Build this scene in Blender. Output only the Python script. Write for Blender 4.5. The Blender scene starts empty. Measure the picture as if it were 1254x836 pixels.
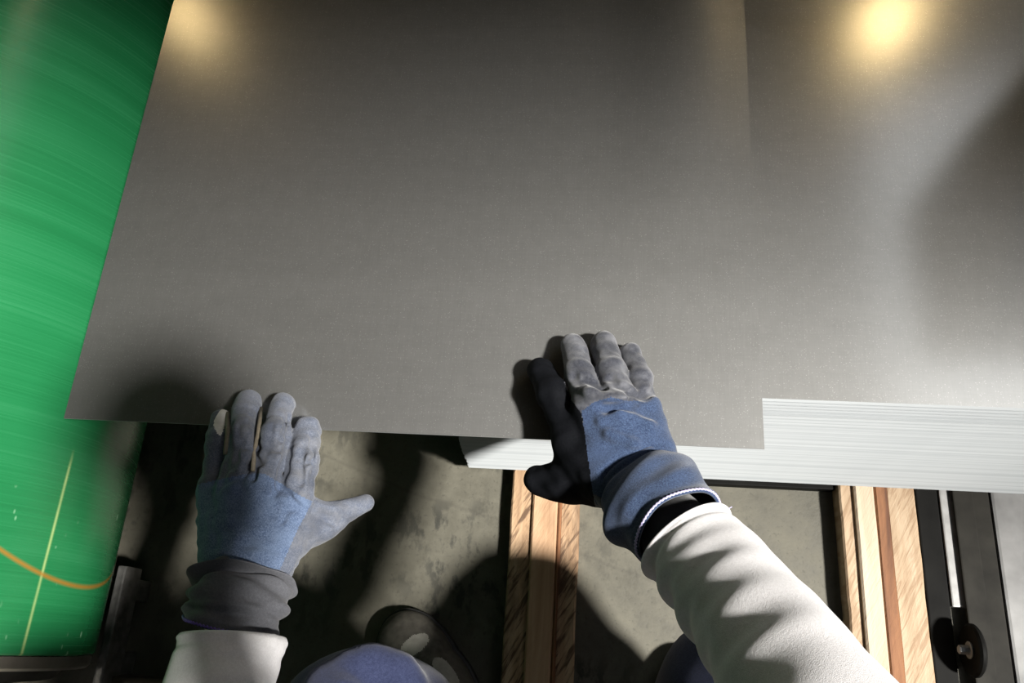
import bpy, bmesh, math, random
import numpy as np
from mathutils import Matrix, Vector

C = bpy.context.scene.collection
SC = bpy.context.scene
random.seed(4)

# ------------------------------------------------------------------ camera
H = 1.234                      # eye height of the worker looking down
FPX = 1003.0                   # focal length in pixels of the 1254 px wide frame (about 28.8 mm equivalent)
RM = np.array([[0.99518145, 0.06336206, -0.0748274],
               [0.03287561, -0.93460473, -0.3541655],
               [-0.0923747, 0.34999893, -0.93218435]])   # rows: picture right, picture down, view direction
cam_d = bpy.data.cameras.new('camera')
cam_d.sensor_fit = 'HORIZONTAL'
cam_d.sensor_width = 36.0
cam_d.lens = FPX / 1254.0 * 36.0
cam_d.clip_start = 0.01
cam = bpy.data.objects.new('camera', cam_d)
C.objects.link(cam)
r, d, f = RM
cam.matrix_world = Matrix(((r[0], -d[0], -f[0], 0), (r[1], -d[1], -f[1], 0), (r[2], -d[2], -f[2], H), (0, 0, 0, 1)))
SC.camera = cam
# ------------------------------------------------------------------ world, sun, exposure
SC.view_settings.view_transform = 'Standard'
SC.view_settings.look = 'None'
SC.view_settings.exposure = 0.32
SC.view_settings.gamma = 1.0
SC.view_settings.use_curve_mapping = False
W = bpy.data.worlds.new('daylight')
SC.world = W
W.use_nodes = True
W.node_tree.nodes['Background'].inputs[0].default_value = (0.93, 0.96, 1.0, 1)
W.node_tree.nodes['Background'].inputs[1].default_value = 1.1
sun_d = bpy.data.lights.new('sun', 'SUN')
sun_d.energy = 7.4
sun_d.angle = math.radians(4.6)
sun_d.color = (1.0, 0.965, 0.91)
sun = bpy.data.objects.new('sun', sun_d)
C.objects.link(sun)
SUN_EL, SUN_AZ = math.radians(54), math.radians(-21)      # azimuth from +X towards -Y
to_sun = Vector((math.cos(SUN_EL) * math.cos(SUN_AZ), math.cos(SUN_EL) * math.sin(SUN_AZ), math.sin(SUN_EL)))
sun.rotation_euler = to_sun.to_track_quat('Z', 'Y').to_euler()

T = 0.434                      # height of the top sheet's upper face


def P(px, py, z):
    """world point at height z seen at a pixel of the photograph"""
    v = RM.T @ np.array([px - 627.0, py - 418.0, FPX])
    return np.array([0, 0, H]) + v * ((z - H) / v[2])


# ------------------------------------------------------------------ object helpers
def tag(o, label=None, cat=None, group=None, kind=None):
    if label: o['label'] = label
    if cat: o['category'] = cat
    if group: o['group'] = group
    if kind: o['kind'] = kind
    return o


def empty(name, loc=(0, 0, 0)):
    o = bpy.data.objects.new(name, None)
    o.empty_display_size = 0.05
    C.objects.link(o)
    o.location = loc
    return o


def link(name, me, m, parent=None):
    o = bpy.data.objects.new(name, me)
    C.objects.link(o)
    if m is not None and not me.materials:
        me.materials.append(m)
    if parent is not None:
        o.parent = parent
        p = Vector((0, 0, 0))
        q = parent
        while q is not None:
            p += q.location
            q = q.parent
        o.location = -p
    return o


def mesh_of(name, V, F, smooth=True):
    me = bpy.data.meshes.new(name)
    me.from_pydata([tuple(map(float, v)) for v in V], [], [tuple(map(int, q)) for q in F])
    me.update()
    if smooth:
        me.polygons.foreach_set('use_smooth', [True] * len(me.polygons))
    return me


def from_bm(name, bm, smooth=False):
    me = bpy.data.meshes.new(name)
    bmesh.ops.recalc_face_normals(bm, faces=bm.faces[:])
    bm.to_mesh(me)
    bm.free()
    if smooth:
        me.polygons.foreach_set('use_smooth', [True] * len(me.polygons))
    return me


def box_bm(x0, x1, y0, y1, z0, z1, bev=0.0, seg=2, bm=None):
    bm2 = bmesh.new()
    bmesh.ops.create_cube(bm2, size=1)
    for v in bm2.verts:
        v.co = Vector(((x0 + x1) / 2 + v.co.x * (x1 - x0), (y0 + y1) / 2 + v.co.y * (y1 - y0), (z0 + z1) / 2 + v.co.z * (z1 - z0)))
    if bev:
        bmesh.ops.bevel(bm2, geom=bm2.edges[:] + bm2.verts[:], offset=bev, segments=seg, affect='EDGES', profile=0.7)
    if bm is None:
        return bm2
    me = bpy.data.meshes.new('t')
    bm2.to_mesh(me); bm2.free()
    bm.from_mesh(me); bpy.data.meshes.remove(me)
    return bm


def box(name, x0, x1, y0, y1, z0, z1, m, parent=None, bev=0.0, seg=2):
    return link(name, from_bm(name, box_bm(x0, x1, y0, y1, z0, z1, bev, seg)), m, parent)


def revolve_y(name, profile, cx, cz, m, parent=None, n=96, smooth=True):
    """surface of revolution about an axis parallel to Y; profile = [(y, r), ...]"""
    V, F = [], []
    for y, rr in profile:
        for k in range(n):
            a = 2 * math.pi * k / n
            V.append((cx + rr * math.cos(a), y, cz + rr * math.sin(a)))
    for i in range(len(profile) - 1):
        for k in range(n):
            a, b = i * n + k, i * n + (k + 1) % n
            F.append((a, b, b + n, a + n))
    me = mesh_of(name, V, F, smooth)
    bm = bmesh.new(); bm.from_mesh(me)
    bmesh.ops.recalc_face_normals(bm, faces=bm.faces[:])
    bm.to_mesh(me); bm.free()
    if smooth:
        me.set_sharp_from_angle(angle=math.radians(35))
    return link(name, me, m, parent)


# ------------------------------------------------------------------ material helper
class Mat:
    def __init__(s, name):
        s.m = bpy.data.materials.new(name)
        s.m.use_nodes = True
        s.nt = s.m.node_tree
        s.b = s.nt.nodes['Principled BSDF']
        s.tc = s.nt.nodes.new('ShaderNodeTexCoord')

    def n(s, t, **kw):
        x = s.nt.nodes.new('ShaderNode' + t)
        for k, v in kw.items():
            setattr(x, k, v)
        return x

    def put(s, sock, v):
        if hasattr(v, 'is_output') or isinstance(v, bpy.types.NodeSocket):
            s.nt.links.new(v, sock)
        elif isinstance(v, (tuple, list)) and len(v) == 3 and sock.type == 'RGBA':
            sock.default_value = (*v, 1)
        else:
            sock.default_value = v

    def mapped(s, scale=(1, 1, 1), rot=(0, 0, 0), loc=(0, 0, 0), src='Object'):
        x = s.n('Mapping')
        s.nt.links.new(s.tc.outputs[src], x.inputs[0])
        x.inputs['Scale'].default_value = scale
        x.inputs['Rotation'].default_value = rot
        x.inputs['Location'].default_value = loc
        return x.outputs[0]

    def noise(s, vec, scale, detail=4, rough=0.55, dist=0.0):
        x = s.n('TexNoise')
        s.nt.links.new(vec, x.inputs['Vector'])
        x.inputs['Scale'].default_value = scale
        x.inputs['Detail'].default_value = detail
        x.inputs['Roughness'].default_value = rough
        x.inputs['Distortion'].default_value = dist
        return x.outputs['Fac']

    def ramp(s, fac, stops, interp='LINEAR'):
        x = s.n('ValToRGB')
        s.put(x.inputs[0], fac)
        cr = x.color_ramp
        cr.interpolation = interp
        while len(cr.elements) < len(stops):
            cr.elements.new(0.5)
        for e, (p, c) in zip(cr.elements, stops):
            e.position = p
            e.color = (*c, 1) if isinstance(c, (tuple, list)) else (c, c, c, 1)
        return x.outputs[0]

    def math(s, op, a, b=0.0, c=0.0, clamp=False):
        x = s.n('Math', operation=op)
        x.use_clamp = clamp
        for i, v in enumerate((a, b, c)):
            s.put(x.inputs[i], v)
        return x.outputs[0]

    def mix(s, fac, a, b, mode='MIX'):
        x = s.n('Mix', data_type='RGBA', blend_type=mode)
        s.put(x.inputs['Factor'], fac)
        s.put(x.inputs['A'] if False else x.inputs[6], a)
        s.put(x.inputs[7], b)
        return x.outputs[2]

    def bump(s, h, strength=0.3, dist=0.001):
        x = s.n('Bump')
        s.put(x.inputs['Height'], h)
        x.inputs['Strength'].default_value = strength
        x.inputs['Distance'].default_value = dist
        s.nt.links.new(x.outputs[0], s.b.inputs['Normal'])

    def set(s, **kw):
        for k, v in kw.items():
            s.put(s.b.inputs[k.replace('_', ' ')], v)
        return s

    def sep(s, vec):
        x = s.n('SeparateXYZ')
        s.nt.links.new(vec, x.inputs[0])
        return x.outputs


def plain(name, col, rough=0.6, metal=0.0, var=0.15, scale=40.0, bump=0.0):
    M = Mat(name)
    v = M.noise(M.mapped(), scale, 5)
    c = M.mix(M.ramp(v, [(0.3, 0.0), (0.7, 1.0)]), tuple(x * (1 - var) for x in col), tuple(min(1, x * (1 + var)) for x in col))
    M.set(Base_Color=c, Roughness=rough, Metallic=metal)
    if bump:
        M.bump(v, bump, 0.001)
    return M.m


# concrete floor
def concrete():
    M = Mat('stained_concrete')
    p = M.mapped()
    big = M.noise(p, 3.0, 5, 0.6)
    mid = M.noise(p, 16.0, 6, 0.7)
    fine = M.noise(p, 160.0, 3, 0.6)
    c = M.ramp(mid, [(0.25, (0.062, 0.058, 0.044)), (0.55, (0.12, 0.113, 0.086)), (0.8, (0.18, 0.17, 0.132))])
    c = M.mix(M.ramp(big, [(0.35, 0.0), (0.7, 0.5)]), c, (0.07, 0.066, 0.048))
    # dark blotches left by oil and tread marks
    st = M.noise(M.mapped((1, 0.55, 1)), 40.0, 4, 0.65)
    blot = M.math('MULTIPLY', M.ramp(st, [(0.50, 0.0), (0.60, 1.0)]), M.ramp(M.noise(p, 5.0, 3), [(0.45, 0.0), (0.62, 1.0)]))
    c = M.mix(M.math('MULTIPLY', blot, 0.9), c, (0.028, 0.028, 0.022))
    c = M.mix(M.ramp(fine, [(0.30, 0.5), (0.42, 0.0)]), c, (0.045, 0.043, 0.032))
    # a hair crack
    x = M.sep(M.mapped((1, 1, 1), (0, 0, 0.3)))
    wob = M.math('MULTIPLY', M.noise(p, 9.0, 3), 0.03)
    cr = M.math('ABSOLUTE', M.math('SUBTRACT', M.math('ADD', x[1], wob), 0.145))
    c = M.mix(M.ramp(cr, [(0.0, 0.25), (0.0016, 0.0)]), c, (0.035, 0.032, 0.025))
    M.set(Base_Color=c, Roughness=M.ramp(mid, [(0.3, 0.45), (0.7, 0.75)]))
    M.bump(fine, 0.25, 0.001)
    return M.m


def steel(name, rough0, edge=False):
    M = Mat(name)
    p = M.mapped()
    grain = M.noise(M.mapped((900, 30, 1)), 1.0, 3, 0.6)
    cross = M.noise(M.mapped((25, 600, 1)), 1.0, 3, 0.6)
    band = M.noise(M.mapped((0.6, 14, 1)), 1.0, 4, 0.6)
    sp = M.n('TexVoronoi')
    M.nt.links.new(p, sp.inputs['Vector'])
    sp.inputs['Scale'].default_value = 850.0
    spk = M.ramp(M.sep(sp.outputs['Color'])[0], [(0.86, 0.0), (0.98, 1.0)])
    near = M.ramp(sp.outputs['Distance'], [(0.25, 1.0), (0.5, 0.0)])
    spk = M.math('MULTIPLY', spk, near)
    mott = M.noise(p, 55.0, 4, 0.7)
    g = M.math('ADD', M.math('MULTIPLY', grain, 0.07), M.math('MULTIPLY', cross, 0.05))
    g = M.math('ADD', g, M.math('MULTIPLY', band, 0.06))
    g = M.math('ADD', g, M.math('MULTIPLY', mott, 0.08))
    g = M.math('ADD', g, 0.25)
    g = M.math('ADD', g, M.math('MULTIPLY', spk, 0.22))
    cc = M.n('CombineColor')
    M.put(cc.inputs[0], g)
    M.put(cc.inputs[1], g)
    M.put(cc.inputs[2], M.math('MULTIPLY', g, 0.97))
    M.set(Base_Color=cc.outputs[0], Metallic=0.9, Roughness=0.52)
    M.bump(M.math('ADD', mott, M.math('MULTIPLY', grain, 0.4)), 0.05, 0.0005)
    # the rolled surface also carries a clearer, oil-bright gloss
    gl = M.n('BsdfAnisotropic')
    M.put(gl.inputs['Color'], M.mix(0.0, (0.50, 0.50, 0.485), (0, 0, 0)))
    gl.inputs['Roughness'].default_value = rough0
    mx = M.n('MixShader')
    mx.inputs[0].default_value = 0.45
    M.nt.links.new(M.b.outputs[0], mx.inputs[1])
    M.nt.links.new(gl.outputs[0], mx.inputs[2])
    M.nt.links.new(mx.outputs[0], M.nt.nodes['Material Output'].inputs[0])
    return M.m


def cut_edge():
    """bare sheet edges: bright sheared steel, a little different from sheet to sheet"""
    M = Mat('sheared_steel_edge')
    oi = M.n('ObjectInfo')
    streak = M.noise(M.mapped((14, 1, 700)), 1.0, 4, 0.6)
    v = M.math('ADD', M.math('MULTIPLY', oi.outputs['Random'], 0.16), M.math('MULTIPLY', streak, 0.14))
    c = M.ramp(v, [(0.0, (0.33, 0.355, 0.37)), (0.3, (0.50, 0.525, 0.535))])
    M.set(Base_Color=c, Roughness=0.5, Metallic=0.0)
    return M.m


def green_roller():
    M = Mat('green_rubber_coating')
    p = M.mapped(loc=(-RX, 0, -RZ))
    rings = M.noise(M.mapped((3, 420, 3)), 1.0, 4, 0.6)       # fine turning marks run round the drum
    rings2 = M.noise(M.mapped((2, 40, 2)), 1.0, 3, 0.5)
    c = M.ramp(M.math('ADD', M.math('MULTIPLY', rings, 0.5), M.math('MULTIPLY', rings2, 0.5)),
               [(0.2, (0.008, 0.110, 0.034)), (0.5, (0.013, 0.150, 0.050)), (0.8, (0.025, 0.185, 0.072))])
    s = M.sep(p)
    ang = M.math('ARCTAN2', s[2], s[0])
    # long pale scrape along the drum, ending part-way
    scr = M.ramp(M.math('ABSOLUTE', M.math('SUBTRACT', ang, SCRATCH_ANG)), [(0.0, 1.0), (0.003, 0.8), (0.009, 0.0)])
    ext = M.ramp(s[1], [(0.16, 1.0), (0.185, 0.0)])
    brk = M.ramp(M.noise(M.mapped((30, 18, 30)), 1.0, 3), [(0.3, 0.35), (0.6, 0.9)])
    c = M.mix(M.math('MULTIPLY', M.math('MULTIPLY', scr, ext), brk), c, (0.30, 0.42, 0.16))
    # rust line wandering round the drum
    wav = M.math('MULTIPLY_ADD', ang, M.math('MULTIPLY_ADD', ang, float(RUST[0]), float(RUST[1])), float(RUST[2]))
    rl = M.ramp(M.math('ABSOLUTE', M.math('SUBTRACT', wav, s[1])), [(0.0, 1.0), (0.0006, 0.8), (0.0012, 0.0)])
    c = M.mix(M.math('MULTIPLY', rl, 0.85), c, (0.30, 0.13, 0.015))
    # small nicks in a cluster
    vo = M.n('TexVoronoi')
    M.nt.links.new(M.mapped((90, 45, 90)), vo.inputs['Vector'])
    vo.inputs['Scale'].default_value = 1.0
    nick = M.math('MULTIPLY', M.ramp(vo.outputs['Distance'], [(0.10, 1.0), (0.2, 0.0)]), M.ramp(M.noise(p, 22.0, 2), [(0.55, 0.0), (0.65, 1.0)]))
    nick = M.math('MULTIPLY', nick, M.ramp(s[1], [(0.16, 1.0), (0.17, 0.0)]))
    c = M.mix(M.math('MULTIPLY', nick, 0.6), c, (0.35, 0.62, 0.40))
    M.set(Base_Color=c, Roughness=M.math('ADD', M.math('MULTIPLY', rings, 0.16), 0.18), Metallic=0.0)
    M.b.inputs['Coat Weight'].default_value = 0.0
    M.bump(rings, 0.12, 0.0006)
    return M.m


def wood(name, lo, mid, hi, saw=0.6, dark=0.5, dirt=(0.10, 0.06, 0.03)):
    M = Mat(name)
    p = M.mapped()
    g = M.noise(M.mapped((60, 4.0, 60)), 1.0, 5, 0.6, 0.6)
    c = M.ramp(g, [(0.3, lo), (0.5, mid), (0.72, hi)])
    # slanting saw marks
    rt = M.mapped((1, 1, 1), (0, 0, math.radians(-62)))
    mp = M.n('Mapping')
    M.nt.links.new(rt, mp.inputs[0])
    mp.inputs['Scale'].default_value = (22, 170, 20)
    sw = M.noise(mp.outputs[0], 1.0, 3, 0.6, 0.6)
    c = M.mix(M.math('MULTIPLY', M.ramp(sw, [(0.48, 0.0), (0.62, 1.0)]), saw), c, dirt)
    bl = M.noise(M.mapped((18, 9, 18)), 1.0, 4, 0.6, 0.8)
    c = M.mix(M.math('MULTIPLY', M.ramp(bl, [(0.52, 0.0), (0.70, 1.0)]), dark), c, dirt)
    M.set(Base_Color=c, Roughness=0.75)
    M.bump(M.math('ADD', sw, M.math('MULTIPLY', g, 0.5)), 0.5, 0.002)
    return M.m


def cloth(name, base, light, weave=1400.0, fleck=0.5, worn=None, bumps=0.4, patches=0.5, sheen=0.2, dark=None):
    M = Mat(name)
    p = M.mapped()
    fl = M.noise(p, weave, 2, 0.6)
    tw = M.noise(M.mapped((1, 1, 1), (0.3, 0.2, 0.7)), weave * 0.3, 3, 0.7)
    c = M.mix(M.math('MULTIPLY', M.ramp(M.math('ADD', M.math('MULTIPLY', fl, 0.5), M.math('MULTIPLY', tw, 0.5)), [(0.42, 0.0), (0.62, 1.0)]), fleck), base, light)
    if worn:
        w = M.noise(p, 45.0, 4, 0.6)
        c = M.mix(M.math('MULTIPLY', M.ramp(w, [(0.45, 0.0), (0.7, 1.0)]), patches), c, worn)
    if dark:
        w = M.noise(M.mapped((1, 1, 1), (0, 0, 0), (3, 1, 2)), 28.0, 4, 0.6)
        c = M.mix(M.math('MULTIPLY', M.ramp(w, [(0.5, 0.0), (0.72, 1.0)]), 0.6), c, dark)
    M.set(Base_Color=c, Roughness=0.85)
    M.b.inputs['Sheen Weight'].default_value = sheen
    M.b.inputs['Specular IOR Level'].default_value = 0.2
    M.bump(M.math('ADD', fl, M.math('MULTIPLY', tw, 0.8)), bumps, 0.0008)
    return M.m


# ------------------------------------------------------------------ signed distance modelling (one continuous skin per body or glove)
def cap(G, a, b, ra, rb):
    a = np.asarray(a, np.float32); b = np.asarray(b, np.float32)
    ba = b - a
    pa = G - a
    t = np.clip((pa @ ba) / max(1e-9, float(ba @ ba)), 0, 1)
    return np.sqrt(((pa - t[..., None] * ba) ** 2).sum(-1)) - (ra + (rb - ra) * t)


def smin(a, b, k):
    h = np.clip(0.5 + 0.5 * (b - a) / k, 0, 1)
    return b * (1 - h) + a * h - k * h * (1 - h)


def smax(a, b, k):
    return -smin(-a, -b, k)


def ell(G, c, R, rad):
    """ellipsoid (R rows = its axes)"""
    q = (G - np.asarray(c, np.float32)) @ np.asarray(R, np.float32).T
    rad = np.asarray(rad, np.float32)
    k0 = np.sqrt(((q / rad) ** 2).sum(-1))
    k1 = np.sqrt(((q / rad ** 2) ** 2).sum(-1)) + 1e-9
    return k0 * (k0 - 1) / k1


def chain(G, pts, rad, k=0.004):
    dd = None
    for i in range(len(pts) - 1):
        x = cap(G, pts[i], pts[i + 1], rad[i], rad[i + 1])
        dd = x if dd is None else smin(dd, x, k)
    return dd


_rng = np.random.default_rng(7)
_WD = _rng.normal(size=(14, 3)).astype(np.float32)
_WD /= np.linalg.norm(_WD, axis=1)[:, None]
_WF = _rng.uniform(0.7, 1.6, 14).astype(np.float32)
_WP = _rng.uniform(0, 6.28, 14).astype(np.float32)


def wrinkle(G, freq):
    """smooth pseudo noise in -1..1"""
    s = 0
    w = np.sin((G @ _WD[12]) * freq * 0.6 + 1.0) * 0.9
    for i in range(8):
        s = s + np.sin((G @ _WD[i]) * freq * _WF[i] + _WP[i] + w)
    return s / 5.0


def surface(fn, lo, hi, res):
    """surface nets over a grid"""
    lo = np.asarray(lo, float); hi = np.asarray(hi, float)
    n = np.ceil((hi - lo) / res).astype(int) + 1
    ax = [lo[i] + res * np.arange(n[i]) for i in range(3)]
    vol = np.empty(n, np.float32)
    for i0 in range(0, n[0], 24):
        g = np.stack(np.meshgrid(ax[0][i0:i0 + 24], ax[1], ax[2], indexing='ij'), -1).astype(np.float32)
        vol[i0:i0 + 24] = fn(g)
    ins = vol < 0
    m = n - 1
    cnt = np.zeros(m, np.int8)
    corner = [(i, j, k) for i in (0, 1) for j in (0, 1) for k in (0, 1)]
    sl = lambda c: tuple(slice(c[i], c[i] + m[i]) for i in range(3))
    for c in corner:
        cnt += ins[sl(c)]
    act = (cnt > 0) & (cnt < 8)
    idx = np.argwhere(act)
    num = np.full(m, -1, np.int64)
    num[act] = np.arange(len(idx))
    acc = np.zeros((len(idx), 3)); ne = np.zeros(len(idx))
    vals = {c: vol[idx[:, 0] + c[0], idx[:, 1] + c[1], idx[:, 2] + c[2]] for c in corner}
    for a in corner:
        for q in range(3):
            if a[q] == 0:
                b = tuple(1 if i == q else a[i] for i in range(3))
                va, vb = vals[a], vals[b]
                x = (va < 0) != (vb < 0)
                t = np.where(x, va / np.where(x, va - vb, 1), 0)
                pnt = np.array(a, float)[None] + np.eye(3)[q][None] * t[:, None]
                acc += pnt * x[:, None]; ne += x
    V = lo + (idx + acc / ne[:, None]) * res
    F = []
    for q in range(3):
        u, v = (q + 1) % 3, (q + 2) % 3
        s0 = [slice(1, m[i]) for i in range(3)]
        s0[q] = slice(0, m[q])
        s1 = list(s0)
        s1[q] = slice(1, m[q] + 1)
        a, b = ins[tuple(s0)], ins[tuple(s1)]
        ch = np.argwhere(a != b)
        if not len(ch): continue
        off = np.array([1, 1, 1]); off[q] = 0
        ch = ch + off
        flip = a[tuple((ch - off).T)]
        du = np.zeros(3, int); du[u] = 1
        dv = np.zeros(3, int); dv[v] = 1
        quad = np.stack([num[tuple((ch - du - dv).T)], num[tuple((ch - dv).T)], num[tuple(ch.T)], num[tuple((ch - du).T)]], 1)
        quad[~flip] = quad[~flip][:, ::-1]
        F.append(quad)
    F = np.concatenate(F)
    F = F[(F >= 0).all(1)]
    return V, F


def grad(fn, V, e=0.0012):
    V = V.astype(np.float32)
    g = np.stack([fn(V + np.eye(3, dtype=np.float32)[i] * e) - fn(V - np.eye(3, dtype=np.float32)[i] * e) for i in range(3)], 1)
    return g / (np.linalg.norm(g, axis=1)[:, None] + 1e-12)


def skin_parts(fn, lo, hi, res, regions, parent, root_obj=None):
    """one continuous skin, cut along its seams into the parts that look different
    regions: [(name, material, mask(V, N) on face centres, label)], the first matching wins"""
    V, F = surface(fn, lo, hi, res)
    N = grad(fn, V)
    cen = V[F].mean(1)
    cn = N[F].mean(1)
    left = np.ones(len(F), bool)
    out = []
    for name, mat, mask, label in regions:
        k = left & (mask(cen, cn) if mask is not None else True)
        left &= ~k
        if not k.any(): continue
        use, inv = np.unique(F[k], return_inverse=True)
        me = mesh_of(name, V[use], inv.reshape(-1, 4))
        me.normals_split_custom_set_from_vertices([tuple(map(float, x)) for x in N[use]])
        o = link(name, me, mat, parent)
        if label: o['label'] = label
        out.append(o)
    return out


# ------------------------------------------------------------------ lofted cloth tubes
def cr(pts, s):
    """Catmull-Rom through pts, s in 0..1"""
    pts = np.asarray(pts, float)
    n = len(pts) - 1
    x = min(max(s, 0), 1) * n
    i = min(int(x), n - 1)
    t = x - i
    p1, p2 = pts[i], pts[i + 1]
    p0 = pts[i - 1] if i > 0 else 2 * p1 - p2
    p3 = pts[i + 2] if i + 2 <= n else 2 * p2 - p1
    return 0.5 * (2 * p1 + (p2 - p0) * t + (2 * p0 - 5 * p1 + 4 * p2 - p3) * t * t + (3 * p1 - p0 - 3 * p2 + p3) * t ** 3)


def tube(centers, ra, rb, up, ns, nt, disp=None, thick=0.0, depth=0.5, caps=False, s0=0.0, s1=1.0):
    """ra across, rb along up; open at s0 with an inner lining if thick; returns V, F, ring list"""
    V, F = [], []
    S = list(np.linspace(s0, s1, ns))

    def ring(s, inset):
        c = cr(centers, s)
        e = 0.004
        t = cr(centers, min(1, s + e)) - cr(centers, max(0, s - e))
        t /= np.linalg.norm(t)
        sd = np.cross(t, np.asarray(up, float)); sd /= np.linalg.norm(sd)
        u = np.cross(sd, t)
        A, B = float(cr([[x] for x in ra], s)[0]), float(cr([[x] for x in rb], s)[0])
        out = []
        for k in range(nt):
            th = 2 * math.pi * k / nt
            q = sd * math.cos(th) * (A - inset) + u * math.sin(th) * (B - inset)
            if disp is not None:
                nrm = sd * math.cos(th) / A + u * math.sin(th) / B
                nrm /= np.linalg.norm(nrm)
                dd = disp(s, th)
                if isinstance(dd, tuple):
                    q = q + nrm * dd[0] + t * dd[1]
                else:
                    q = q + nrm * dd
            out.append(c + q)
        return out
    rings = []
    if thick:
        for s in np.linspace(s0 + depth * (s1 - s0), s0, max(4, ns // 3)):
            rings.append(ring(s, thick))
        rings.append(ring(s0, thick * 0.5))
    for s in S:
        rings.append(ring(s, 0.0))
    for rg in rings:
        V += rg
    for i in range(len(rings) - 1):
        for k in range(nt):
            a, b = i * nt + k, i * nt + (k + 1) % nt
            F.append((a, a + nt, b + nt, b))
    if caps:
        V.append(np.mean(rings[-1], 0)); e = len(V) - 1
        b0 = (len(rings) - 1) * nt
        for k in range(nt):
            F.append((b0 + k, b0 + (k + 1) % nt, e))
    return V, F


def curve_tube(name, pts, rad, m, parent=None, n=8, closed=False):
    V, F = [], []
    pts = [np.asarray(p, float) for p in pts]
    L = len(pts)
    for i, p in enumerate(pts):
        t = (pts[(i + 1) % L] - pts[i - 1]) if closed else pts[min(i + 1, L - 1)] - pts[max(i - 1, 0)]
        t = t / (np.linalg.norm(t) + 1e-9)
        a = np.cross(t, (0.13, 0.21, 0.97)); a /= np.linalg.norm(a)
        b = np.cross(t, a)
        rr = rad[i] if hasattr(rad, '__len__') else rad
        for k in range(n):
            th = 2 * math.pi * k / n
            V.append(p + a * rr * math.cos(th) + b * rr * math.sin(th))
    for i in range(L if closed else L - 1):
        for k in range(n):
            a, b = i * n + k, i * n + (k + 1) % n
            j = ((i + 1) % L) * n
            F.append((a, j + k, j + (k + 1) % n, b))
    if not closed:
        F.append(tuple(range(n))); F.append(tuple((L - 1) * n + k for k in reversed(range(n))))
    return link(name, mesh_of(name, V, F), m, parent)

# ================================================================== THE SETTING
M_floor = concrete()
o = link('floor', from_bm('floor', box_bm(-6, 5, -5, 7, -0.2, 0.0)), M_floor)
tag(o, 'stained grey concrete shop floor', None, None, 'structure')
M_ceil = plain('dark_ceiling_paint', (0.10, 0.10, 0.095), 0.8, 0, 0.2, 3.0)
# rooflight added to the unseen roof so the sun falls on the work
OX0, OX1, OY0, OY1 = 1.6, 4.8, -3.0, -0.68
PX0, PX1, PY0, PY1 = 2.1, 4.8, 1.2, 4.6  # second rooflight, added to brighten the reflection in the steel
bm = box_bm(-6, OX0, -5, 7, 5.2, 5.4)
for q in ((OX1, 5, -5, OY1), (OX0, OX1, -5, OY0), (OX1, 5, OY1, PY0), (OX0, PX0, PY0, PY1), (PX1, 5, PY0, PY1), (OX0, 5, PY1, 7)):
    box_bm(*q, 5.2, 5.4, bm=bm)
# its far side is cut obliquely to shade the back of the sheets
pg = [(OX0, OY1), (3.35, OY1), (OX1, OY1 - 0.72), (OX1, PY0), (OX0, PY0)]
vs = [[bm.verts.new((x, y, z)) for x, y in pg] for z in (5.2, 5.4)]
bm.faces.new(vs[0]); bm.faces.new(vs[1])
for k in range(5):
    bm.faces.new((vs[0][k], vs[0][(k + 1) % 5], vs[1][(k + 1) % 5], vs[1][k]))
o = link('ceiling', from_bm('ceiling', bm), M_ceil); tag(o, 'dark workshop ceiling with two rooflights added to let in light', None, None, 'structure')
M_wall = plain('grey_wall_paint', (0.20, 0.19, 0.175), 0.8, 0, 0.15, 3.0)
o = box('wall_back', -6, 5, 6.8, 7.0, 0, 5.2, M_wall); tag(o, 'grey workshop back wall', None, None, 'structure')
o = box('wall_left', -6.2, -6, -5, 7, 0, 5.2, M_wall); tag(o, 'grey workshop left wall', None, None, 'structure')

o = box('wall_right', 5.0, 5.2, -5, 7, 0, 5.4, M_wall); tag(o, 'grey workshop right wall', None, None, 'structure')
o = box('wall_front', -6, 5, -5.2, -5, 0, 5.4, M_wall); tag(o, 'grey workshop front wall', None, None, 'structure')


def lamp(x, y, z, power, col, label):
    t = empty('ceiling_lamp', (x, y, z)); tag(t, label, 'lamp', 'hanging bay lamps')
    g = plain('lamp_shade_metal', (0.10, 0.10, 0.10), 0.5, 0.6)
    V, F = [], []
    n = 40
    for rr, zz in ((0.06, 0.34), (0.10, 0.30), (0.16, 0.16), (0.22, 0.0), (0.213, 0.0), (0.15, 0.155), (0.05, 0.28)):
        for k in range(n):
            V.append((x + rr * math.cos(k * 2 * math.pi / n), y + rr * math.sin(k * 2 * math.pi / n), z + zz))
    for i in range(6):
        for k in range(n):
            F.append((i * n + k, i * n + (k + 1) % n, (i + 1) * n + (k + 1) % n, (i + 1) * n + k))
    link('lamp_shade', mesh_of('lamp_shade', V, F), g, t)
    e = bpy.data.materials.new('warm_lamp_glow'); e.use_nodes = True
    e.node_tree.nodes.remove(e.node_tree.nodes['Principled BSDF'])
    em = e.node_tree.nodes.new('ShaderNodeEmission')
    em.inputs[0].default_value = (*col, 1); em.inputs[1].default_value = power
    e.node_tree.links.new(em.outputs[0], e.node_tree.nodes['Material Output'].inputs[0])
    bm = bmesh.new()
    bmesh.ops.create_uvsphere(bm, u_segments=24, v_segments=12, radius=0.12, matrix=Matrix.Translation((x, y, z + 0.10)))
    link('bulb', from_bm('bulb', bm, True), e, t)
    curve_tube('hanging_rod', [(x, y, z + 0.3), (x, y, (z + 5.2) / 2), (x, y, 5.21)], 0.012, g, t)


def mirror_at(px, py, z):
    """where the sight line mirrored in the sheet at that pixel reaches height z"""
    a = P(px, py, T)
    v = a - np.array([0, 0, H]); v[2] = -v[2]
    return a + v * ((z - T) / v[2])


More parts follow.
